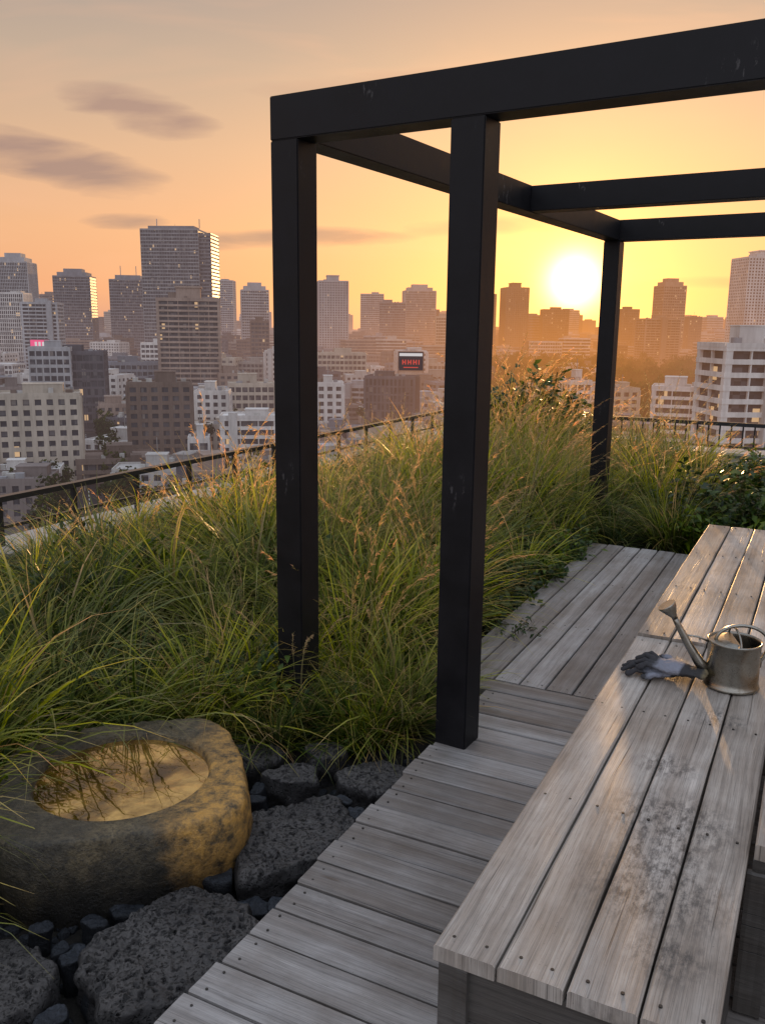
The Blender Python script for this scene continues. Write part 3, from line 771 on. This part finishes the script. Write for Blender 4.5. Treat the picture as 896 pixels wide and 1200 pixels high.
# ---------------- stones ----------------
def stonemat(name,c0,c1,pit,bumps=1.0,sc=1.0,top=0.0):
    m,nt,out=newmat(name); ob=nt.nodes.new('ShaderNodeTexCoord').outputs['Object']
    big=NOISE(nt,ob,5,5,.6); fine_=NOISE(nt,ob,70,6,.75)
    dist=mk(nt,'ShaderNodeVectorMath',{0:ob,1:mk(nt,'ShaderNodeVectorMath',{0:mk(nt,'ShaderNodeTexNoise',{'Vector':ob,'Scale':34.0,'Detail':3.0}).outputs[1],'Scale':.05},operation='SCALE').outputs[0]},operation='ADD').outputs[0]
    v1=mk(nt,'ShaderNodeTexVoronoi',{'Vector':dist,'Scale':34.0*sc}).outputs['Distance']
    v2=mk(nt,'ShaderNodeTexVoronoi',{'Vector':dist,'Scale':85.0*sc}).outputs['Distance']
    g1=RAMP(nt,v1,[(.20,0.0),(.34,1.0)]); g2=RAMP(nt,v2,[(.22,0.0),(.40,1.0)])
    sel=RAMP(nt,NOISE(nt,ob,16,2),[(.54,1.0),(.62,0.0)])
    g1=M(nt,'MAXIMUM',g1,sel)
    g=M(nt,'MULTIPLY',g1,M(nt,'MULTIPLY_ADD',g2,.6,.4))
    c=RAMP(nt,big,[(.3,c0),(.7,c1)])
    c=MIX(nt,1.0,c,RAMP(nt,fine_,[(.3,.5),(.7,1.5)]),'MULTIPLY')
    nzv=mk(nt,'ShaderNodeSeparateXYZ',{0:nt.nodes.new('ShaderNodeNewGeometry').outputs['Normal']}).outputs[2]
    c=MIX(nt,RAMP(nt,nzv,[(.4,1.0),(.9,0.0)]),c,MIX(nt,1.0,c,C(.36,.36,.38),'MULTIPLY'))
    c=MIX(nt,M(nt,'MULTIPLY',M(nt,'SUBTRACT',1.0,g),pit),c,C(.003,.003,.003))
    h=M(nt,'ADD',M(nt,'MULTIPLY',g,pit),M(nt,'MULTIPLY',fine_,.45))
    bp=mk(nt,'ShaderNodeBump',{'Height':h,'Strength':bumps,'Distance':.014}).outputs[0]
    b=mk(nt,'ShaderNodeBsdfPrincipled',{'Base Color':c,'Roughness':.6,'Specular IOR Level':.4,'Normal':bp})
    nt.links.new(b.outputs[0],out.inputs[0]); return m
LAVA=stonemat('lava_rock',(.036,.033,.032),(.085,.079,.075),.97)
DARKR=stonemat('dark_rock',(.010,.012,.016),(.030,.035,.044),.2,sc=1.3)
def stone(name,cx,cy,rx,ry,rot,z0,z1,seed,mat,na=120,nr=34,parent=None,ang=0.0,pits=False):
    acc=Acc(); so=Vector((seed*7.3,seed*3.1,0)); ph=rot
    rs=random.Random(seed)
    nv=rs.choice((5,6,6,7)); vs_=[]
    for i in range(nv): vs_.append(2*math.pi*(i+rs.uniform(-.25,.25))/nv)
    pn=[(math.cos(t),math.sin(t),rs.uniform(.82,1.0)) for t in vs_]
    def Rpoly(ce,se):
        acc_=0
        for (nx,ny,dd) in pn:
            k=(ce*nx+se*ny)/dd
            if k>0: acc_+=k**9
        return acc_**(-1/9)
    prof=[]
    ft=.62
    for i in range(nr):
        t=i/(nr-1)
        if t<ft: r=t/ft*.90; z=1.0-.03*(t/ft)**3
        else:
            k=(t-ft)/(1-ft)
            if k<.4: q_=k/.4*math.pi/2; r=.90+.10*math.sin(q_); z=.97-.22*(1-math.cos(q_))
            else: q_=(k-.4)/.6; r=1.0+.02*math.sin(q_*3.1)-.10*q_; z=.75-.95*q_
        prof.append((r,z))
    H=z1-z0
    Rs=[]
    for k in range(na):
        th=2*math.pi*k/na; ce,se=math.cos(th),math.sin(th)
        Rs.append(Rpoly(ce,se)*(1+.08*noise.noise(so+Vector((ce*1.6,se*1.6,0)))+.05*noise.noise(so*2+Vector((ce*5,se*5,0)))))
    for (r,z) in prof:
        for k in range(na):
            th=2*math.pi*k/na; ce,se=math.cos(th),math.sin(th); R=Rs[k]
            x=ce*R*rx*r; y=se*R*ry*r
            zz=z0+z*H+ (.013*noise.noise(so+Vector((x*6,y*6,0)))+.008*noise.noise(so+Vector((x*22,y*22,0)))+.005*noise.noise(so+Vector((x*60,y*60,0)))) *(1 if z>.5 else .5)
            dn=.016*noise.noise(so+Vector((x*15,y*15,zz*20)))
            x+=ce*dn*min(1,r*2); y+=se*dn*min(1,r*2)
            if pits and z>.6:
                q3=Vector((x*44,y*44,seed))+Vector((noise.noise(Vector((x*50,y*50,1))),noise.noise(Vector((x*50,y*50,7))),0))*.5
                dv=noise.voronoi(q3)[0][0]
                if noise.noise(Vector((x*14,y*14,seed*2)))>-.2 and dv<.40: zz-=.013*(1-(dv/.40)**2)
            acc.v.append((x*math.cos(ph)-y*math.sin(ph),x*math.sin(ph)+y*math.cos(ph),zz))
    for i in range(1,nr-1):
        for k in range(na):
            a=i*na+k; b=i*na+(k+1)%na; acc.f.append((a,a+na,b+na,b)); acc.m.append(0)
    for k in range(na): acc.f.append((0,na+k,na+(k+1)%na)); acc.m.append(0)
    o=acc.obj(name,[mat],parent,smooth=True); o.location=(cx,cy,0); return o
stone('stepping_stone',-.56,2.08,.215,.30,-.55,-.22,-.06,1,LAVA,420,150,pits=True)
stone('stepping_stone',-.275,2.64,.175,.27,-.50,-.22,-.06,2,LAVA,380,130,pits=True)
stone('stepping_stone',-.98,1.94,.14,.15,.3,-.22,-.065,3,LAVA,220,80,pits=True)
stone('stepping_stone',-.80,1.64,.15,.14,.6,-.22,-.07,4,LAVA,200,70,pits=True)
stone('stepping_stone',-.01,3.01,.16,.135,-.3,-.22,-.07,5,LAVA,220,80,pits=True)
stone('stepping_stone',-.33,3.03,.105,.09,.2,-.22,-.065,6,LAVA,180,60,pits=True)
stone('stepping_stone',-.50,3.20,.12,.11,.5,-.22,-.07,7,LAVA,180,60,pits=True)
stone('stepping_stone',-.22,3.22,.10,.08,-.5,-.22,-.065,8,LAVA,160,50,pits=True)
CB=empty('cobbles'); rs=random.Random(77)
big=[(-.50,1.60),(-.28,1.96),(-.46,2.88),(-.08,2.80),(-.70,2.43),(-.84,2.25),(-.98,2.20),(-.52,2.68),(-.52,2.46),(-1.12,2.11),(-.46,2.98),(-.12,3.18),(-.64,3.10),(-.84,2.08),(-.38,2.34),(-.22,2.30),(-.82,1.86),(-.66,1.72),(-.14,2.88),(-.61,2.52),(-.77,2.32),(-.90,2.14),(-.44,2.78),(-.30,2.32),(-.74,1.96)]
i=0
for (x,y) in big:
    i+=1; stone('cobble_%d'%i,x,y,rs.uniform(.03,.075),rs.uniform(.03,.055),rs.uniform(0,3),-.24,rs.uniform(-.135,-.085),100+i,DARKR,50,20,CB)
acc=Acc()
me_ico=bmesh.new(); bmesh.ops.create_icosphere(me_ico,subdivisions=2,radius=1); iv=[v.co.copy() for v in me_ico.verts]; if_=[tuple(v.index for v in f.verts) for f in me_ico.faces]; me_ico.free()
for k in range(2000):
    x=rs.uniform(-1.5,.3); y=rs.uniform(1.2,3.4); a,b2=to_ab(x,y)
    if a>-1.25: continue
    r=rs.uniform(.006,.024)*(1.5 if rs.random()<.2 else 1); rot=Matrix.Rotation(rs.uniform(0,6.28),3,'Z')@Matrix.Rotation(rs.uniform(0,6.28),3,'X'); sx=Vector((rs.uniform(.8,1.4),rs.uniform(.7,1.1),rs.uniform(.5,.8))); n0=len(acc.v); sd=Vector((k,0,0))
    bz=bedz(x,y)
    for v in iv:
        q_=Vector((v.x*sx.x,v.y*sx.y,v.z*sx.z))*(1+.35*noise.noise(v*1.6+sd)); q_=rot@q_*r
        acc.v.append((x+q_.x,y+q_.y,bz+.004+q_.z))
    for f in if_: acc.f.append(tuple(n0+j for j in f)); acc.m.append(0)
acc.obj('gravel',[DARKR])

# ---------------- basin ----------------
m,nt,out=newmat('basin_stone'); ob=nt.nodes.new('ShaderNodeTexCoord').outputs['Object']
n1=NOISE(nt,ob,4,6,.65); n2=NOISE(nt,ob,22,8,.75); n3=NOISE(nt,ob,90,5,.7)
c=RAMP(nt,n1,[(.30,(.045,.040,.030)),(.48,(.095,.078,.050)),(.62,(.155,.12,.065)),(.75,(.22,.17,.09))])
c=MIX(nt,1.0,c,RAMP(nt,n2,[(.3,.25),(.55,1.0),(.75,1.6)]),'MULTIPLY')
c=MIX(nt,RAMP(nt,n3,[(.48,0.0),(.64,.8)]),c,C(.022,.020,.017))
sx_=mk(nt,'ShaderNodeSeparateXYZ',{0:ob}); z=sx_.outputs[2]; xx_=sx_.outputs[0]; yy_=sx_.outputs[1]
# darker towards the foot; east flank ochre is lichen plus painted sunlight
sunlit_lich=M(nt,'MULTIPLY',RAMP(nt,M(nt,'ADD',xx_,M(nt,'MULTIPLY',n1,.36)),[(.36,0.0),(.52,1.0)]),RAMP(nt,n2,[(.38,.05),(.60,1.0)]))
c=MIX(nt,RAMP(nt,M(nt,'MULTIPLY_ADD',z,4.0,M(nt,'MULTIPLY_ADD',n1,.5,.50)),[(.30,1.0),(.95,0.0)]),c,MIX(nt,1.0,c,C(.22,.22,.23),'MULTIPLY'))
c=MIX(nt,M(nt,'MULTIPLY',sunlit_lich,M(nt,'MULTIPLY_ADD',z,4.0,.85,clamp=True)),c,C(.58,.31,.07))
h=M(nt,'ADD',M(nt,'MULTIPLY',n2,.6),M(nt,'MULTIPLY',n3,.4))
b=mk(nt,'ShaderNodeBsdfPrincipled',{'Base Color':c,'Roughness':.45,'Normal':mk(nt,'ShaderNodeBump',{'Height':h,'Strength':1.0,'Distance':.016}).outputs[0]})
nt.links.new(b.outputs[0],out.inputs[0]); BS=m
bas=empty('stone_water_basin'); bas.location=(-.88,2.71,0)
acc=Acc(); na=240; rings=[]
TZ=.10
for r in (0.02,.08,.14,.2,.24,.27): rings.append((0,r,TZ-.12*(1-(r/.285)**5)-.035))
rings+= [(0,.286,TZ-.03),(0,.291,TZ-.014),(0,.295,TZ-.004),(0,.301,TZ-.0)]
for s in (.12,.3,.45,.6,.75,.85): rings.append((s,None,TZ+.003*math.sin(s*3)))
rings+= [(.93,None,TZ-.003),(.975,None,TZ-.012),(1.0,None,TZ-.03),(1.015,None,TZ-.06),(1.02,None,TZ-.10),(1.02,None,TZ-.14),(1.0,None,TZ-.18),(.96,None,TZ-.23),(.9,None,TZ-.30)]
for (s,r,zz) in rings:
    for k in range(na):
        th=2*math.pi*k/na; ce,se=math.cos(th),math.sin(th)
        th2=th-.30; c2,s2=math.cos(th2),math.sin(th2); n_=4.0
        Ro=.405*((abs(c2)**n_+abs(s2*1.03)**n_)**(-1/n_))*(1+.035*noise.noise(Vector((ce*2,se*2,3))))
        R=r if r is not None else .301+(Ro-.301)*s if s<=1 else Ro*s
        x,y=ce*R,se*R; d=noise.noise(Vector((x*9,y*9,zz*9)))*.006+noise.noise(Vector((x*30,y*30,zz*30)))*.005+noise.noise(Vector((x*80,y*80,zz*80)))*.002
        k2=1 if s>.1 else .3
        acc.v.append((x+ce*d*k2,y+se*d*k2,zz+d*k2*.6))
for i in range(len(rings)-1):
    for k in range(na):
        a=i*na+k; b=i*na+(k+1)%na; acc.f.append((a,a+na,b+na,b)); acc.m.append(0)
acc.f.append(tuple(range(na))); acc.m.append(0)
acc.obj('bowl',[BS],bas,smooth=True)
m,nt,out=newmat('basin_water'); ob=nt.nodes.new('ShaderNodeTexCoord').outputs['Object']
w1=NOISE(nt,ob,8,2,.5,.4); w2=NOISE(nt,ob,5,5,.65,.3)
c=RAMP(nt,w2,[(.38,(.10,.055,.014)),(.52,(.36,.20,.045)),(.64,(.72,.44,.12))])  # golden reflection with its dark patches painted into the water colour
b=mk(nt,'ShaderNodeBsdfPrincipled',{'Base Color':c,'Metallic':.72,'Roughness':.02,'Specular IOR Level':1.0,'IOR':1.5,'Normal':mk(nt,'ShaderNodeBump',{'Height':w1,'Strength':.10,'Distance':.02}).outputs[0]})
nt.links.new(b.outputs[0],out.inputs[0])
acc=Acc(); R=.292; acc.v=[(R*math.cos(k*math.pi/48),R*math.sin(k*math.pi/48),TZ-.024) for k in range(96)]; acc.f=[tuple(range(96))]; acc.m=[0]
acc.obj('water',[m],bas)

# ---------------- watering can ----------------
def tube(path,radii,mat,name,parent,seg=16):
    acc=Acc(); pts=[Vector(p) for p in path]; n=len(pts); prev=None
    for i,(P,r) in enumerate(zip(pts,radii)):
        d=(pts[min(n-1,i+1)]-pts[max(0,i-1)]).normalized()
        if prev is None: s1=d.orthogonal().normalized()
        else: s1=(prev-d*prev.dot(d)).normalized()
        prev=s1; s2=d.cross(s1)
        for k in range(seg): acc.v.append(tuple(P+(s1*math.cos(2*math.pi*k/seg)+s2*math.sin(2*math.pi*k/seg))*r))
    for i in range(n-1):
        for k in range(seg):
            a=i*seg+k; b=i*seg+(k+1)%seg; acc.f.append((a,b,b+seg,a+seg)); acc.m.append(0)
    acc.f.append(tuple(range(seg))[::-1]); acc.m.append(0); acc.f.append(tuple((n-1)*seg+k for k in range(seg))); acc.m.append(0)
    o=acc.obj(name,[mat],parent,smooth=True)
    o.data.polygons[-1].use_smooth=False; o.data.polygons[-2].use_smooth=False
    return o
m,nt,out=newmat('galvanised_metal'); ob=nt.nodes.new('ShaderNodeTexCoord').outputs['Object']
n=NOISE(nt,ob,35,5,.7); n2=NOISE(nt,ob,9,4)
c=RAMP(nt,n2,[(.3,(.22,.21,.185)),(.7,(.40,.38,.33))]); c=MIX(nt,RAMP(nt,n,[(.52,0.0),(.7,.7)]),c,C(.14,.11,.075))
b=mk(nt,'ShaderNodeBsdfPrincipled',{'Base Color':c,'Metallic':1.0,'Roughness':M(nt,'MULTIPLY_ADD',n,.35,.12)})
nt.links.new(b.outputs[0],out.inputs[0]); GV=m
can=empty('watering_can'); can.location=(1.195,2.765,BZ+.003); can.rotation_euler=(0,0,math.radians(-8))
prof=[(0,.002),(.085,.002),(.089,.0),(.091,.004),(.089,.010),(.086,.014),(.086,.03),(.0845,.10),(.084,.150),(.0865,.153),(.088,.158),(.0865,.163),(.083,.162),(.081,.155),(.080,.08),(.078,.06),(0,.06)]
acc=Acc(); na=64
for (r,z) in prof:
    for k in range(na): th=2*math.pi*k/na; acc.v.append((max(r,.0005)*math.cos(th),max(r,.0005)*math.sin(th),z))
for i in range(len(prof)-1):
    for k in range(na):
        a=i*na+k; b=i*na+(k+1)%na; acc.f.append((a,b,b+na,a+na)); acc.m.append(0)
acc.obj('body',[GV],can,smooth=True)
acc=Acc()
pts=[(.082*math.cos(t),.082*math.sin(t)) for t in [math.pi*.5+math.pi*k/24 for k in range(25)]]
for (x,y) in pts: acc.v.append((x,y,.157))
for (x,y) in pts: acc.v.append((x*.4-.0,y*.75,.166))
for k in range(24): acc.f.append((k,k+1,26+k,25+k)); acc.m.append(0)
acc.f.append(tuple(25+k for k in range(25))); acc.m.append(0)
acc.obj('mouth_cover',[GV],can)
tube([(-.075,0,.035),(-.11,0,.075),(-.15,0,.135),(-.19,0,.205),(-.208,0,.238)],[.021,.018,.014,.0105,.009],GV,'spout',can)
tube([(-.200,0,.225),(-.207,0,.236),(-.222,0,.258),(-.231,0,.270),(-.233,0,.273)],[.010,.012,.026,.031,.0305],GV,'rose',can,28)
tube([(-.17,0,.17),(-.12,0,.165),(-.083,0,.15)],[.0035]*3,GV,'spout_brace',can,8)
hp=[]
for k in range(25):
    t=k/24; an=math.pi*(1.0-1.22*t); hp.append((.022+.085*math.cos(an),0,.155+.058*math.sin(an)*1.0 if math.sin(an)>0 else .155+.10*math.sin(an)))
hp.append((.086,0,.07))
tube(hp,[.006]*len(hp),GV,'handle',can,10)
tube([(0,.083*math.cos(math.pi*k/16),.155+.045*math.sin(math.pi*k/16)) for k in range(17)],[.0035]*17,GV,'top_hoop',can,8)

# ---------------- gloves ----------------
m,nt,out=newmat('glove_fabric'); ob=nt.nodes.new('ShaderNodeTexCoord').outputs['Object']
x=mk(nt,'ShaderNodeSeparateXYZ',{0:ob}).outputs[0]; n=NOISE(nt,ob,30,5,.7)
xx=M(nt,'MULTIPLY_ADD',x,3.7,M(nt,'MULTIPLY_ADD',n,.12,.43))
c=RAMP(nt,xx,[(0,(.03,.03,.034)),(.30,(.04,.04,.045)),(.36,(.20,.21,.25)),(.62,(.24,.25,.30)),(.66,(.035,.035,.04)),(.89,(.04,.04,.04)),(.93,(.20,.16,.09))])
kn=mk(nt,'ShaderNodeTexWave',{'Vector':ob,'Scale':160.0,'Distortion':1.0}).outputs[1]
b=mk(nt,'ShaderNodeBsdfPrincipled',{'Base Color':c,'Roughness':.9,'Normal':mk(nt,'ShaderNodeBump',{'Height':M(nt,'ADD',kn,n),'Strength':.35,'Distance':.002}).outputs[0]})
nt.links.new(b.outputs[0],out.inputs[0]); GL=m
def glove(name,parent,loc,rz,flip,seed):
    rs=random.Random(seed); bm=bmesh.new()
    def blob(p,r,sc=(1,1,1),rot=0):
        mat=Matrix.Translation(p)@Matrix.Rotation(rot,4,'Z')@Matrix.Diagonal((sc[0],sc[1],sc[2],1))
        bmesh.ops.create_uvsphere(bm,u_segments=20,v_segments=14,radius=r,matrix=mat)
    def chain(ps,r):
        for i in range(len(ps)-1):
            for k in range(7):
                t=k/6; P=Vector(ps[i]).lerp(Vector(ps[i+1]),t); blob(P,r,(1,1,.8))
    blob((0,0,.018),.046,(1.05,1.0,.42)); blob((.03,0,.018),.042,(1.2,1,.42)); blob((-.025,0,.018),.044,(.8,1,.36))
    for k in range(7): blob((.05+.010*k,0,.017+.0006*k),.034+.0010*k,(.4,1.05,.36))
    L=[.058,.072,.068,.05]
    for i,l in enumerate(L):
        yb=(-.032+.0215*i)*flip; sp=(-.012+.009*i)*flip
        c_=rs.uniform(.008,.02)
        chain([(-.045,yb,.018),(-.045-l*.55,yb+sp*.6,.018+c_*.8),(-.045-l,yb+sp*1.2,.013+c_*.1)],.0112)
    chain([(.005,-.035*flip,.016),(-.02,-.062*flip,.02),(-.048,-.070*flip,.015)],.0125)
    me=bpy.data.meshes.new(name); bm.to_mesh(me); bm.free(); me.materials.append(GL)
    o=bpy.data.objects.new(name,me); COL.objects.link(o); o.parent=parent; o.location=loc; o.rotation_euler=(rs.uniform(-.08,.08),rs.uniform(-.05,.05),rz)
    r_=o.modifiers.new('r','REMESH'); r_.mode='VOXEL'; r_.voxel_size=.0028; r_.use_smooth_shade=True
    s_=o.modifiers.new('s','SMOOTH'); s_.iterations=4; s_.factor=.5
    t_=bpy.data.textures.new(name+'_wrinkle','CLOUDS'); t_.noise_scale=.022; d_=o.modifiers.new('d','DISPLACE'); d_.texture=t_; d_.strength=.010; d_.mid_level=.5
    return o
gl=empty('gardening_gloves'); gl.location=(.985,2.83,BZ+.002)
glove('glove_under',gl,(-.012,.02,0),math.radians(-14),1,1)
glove('glove_over',gl,(.018,-.012,.026),math.radians(-32),-1,2)

# ---------------- camera ----------------
cam=bpy.data.cameras.new('camera'); co=bpy.data.objects.new('camera',cam); COL.objects.link(co)
cam.sensor_fit='HORIZONTAL'; cam.sensor_width=36; cam.lens=1012/896*36; cam.clip_start=.05; cam.clip_end=60000
co.matrix_world=Matrix.Translation((0,0,CAMZ))@Matrix.Rotation(math.radians(78.0),4,'X')@Matrix.Rotation(math.radians(.65),4,'Z')
scene.camera=co
scene.view_settings.view_transform='Standard'; scene.view_settings.look='None'; scene.view_settings.exposure=0
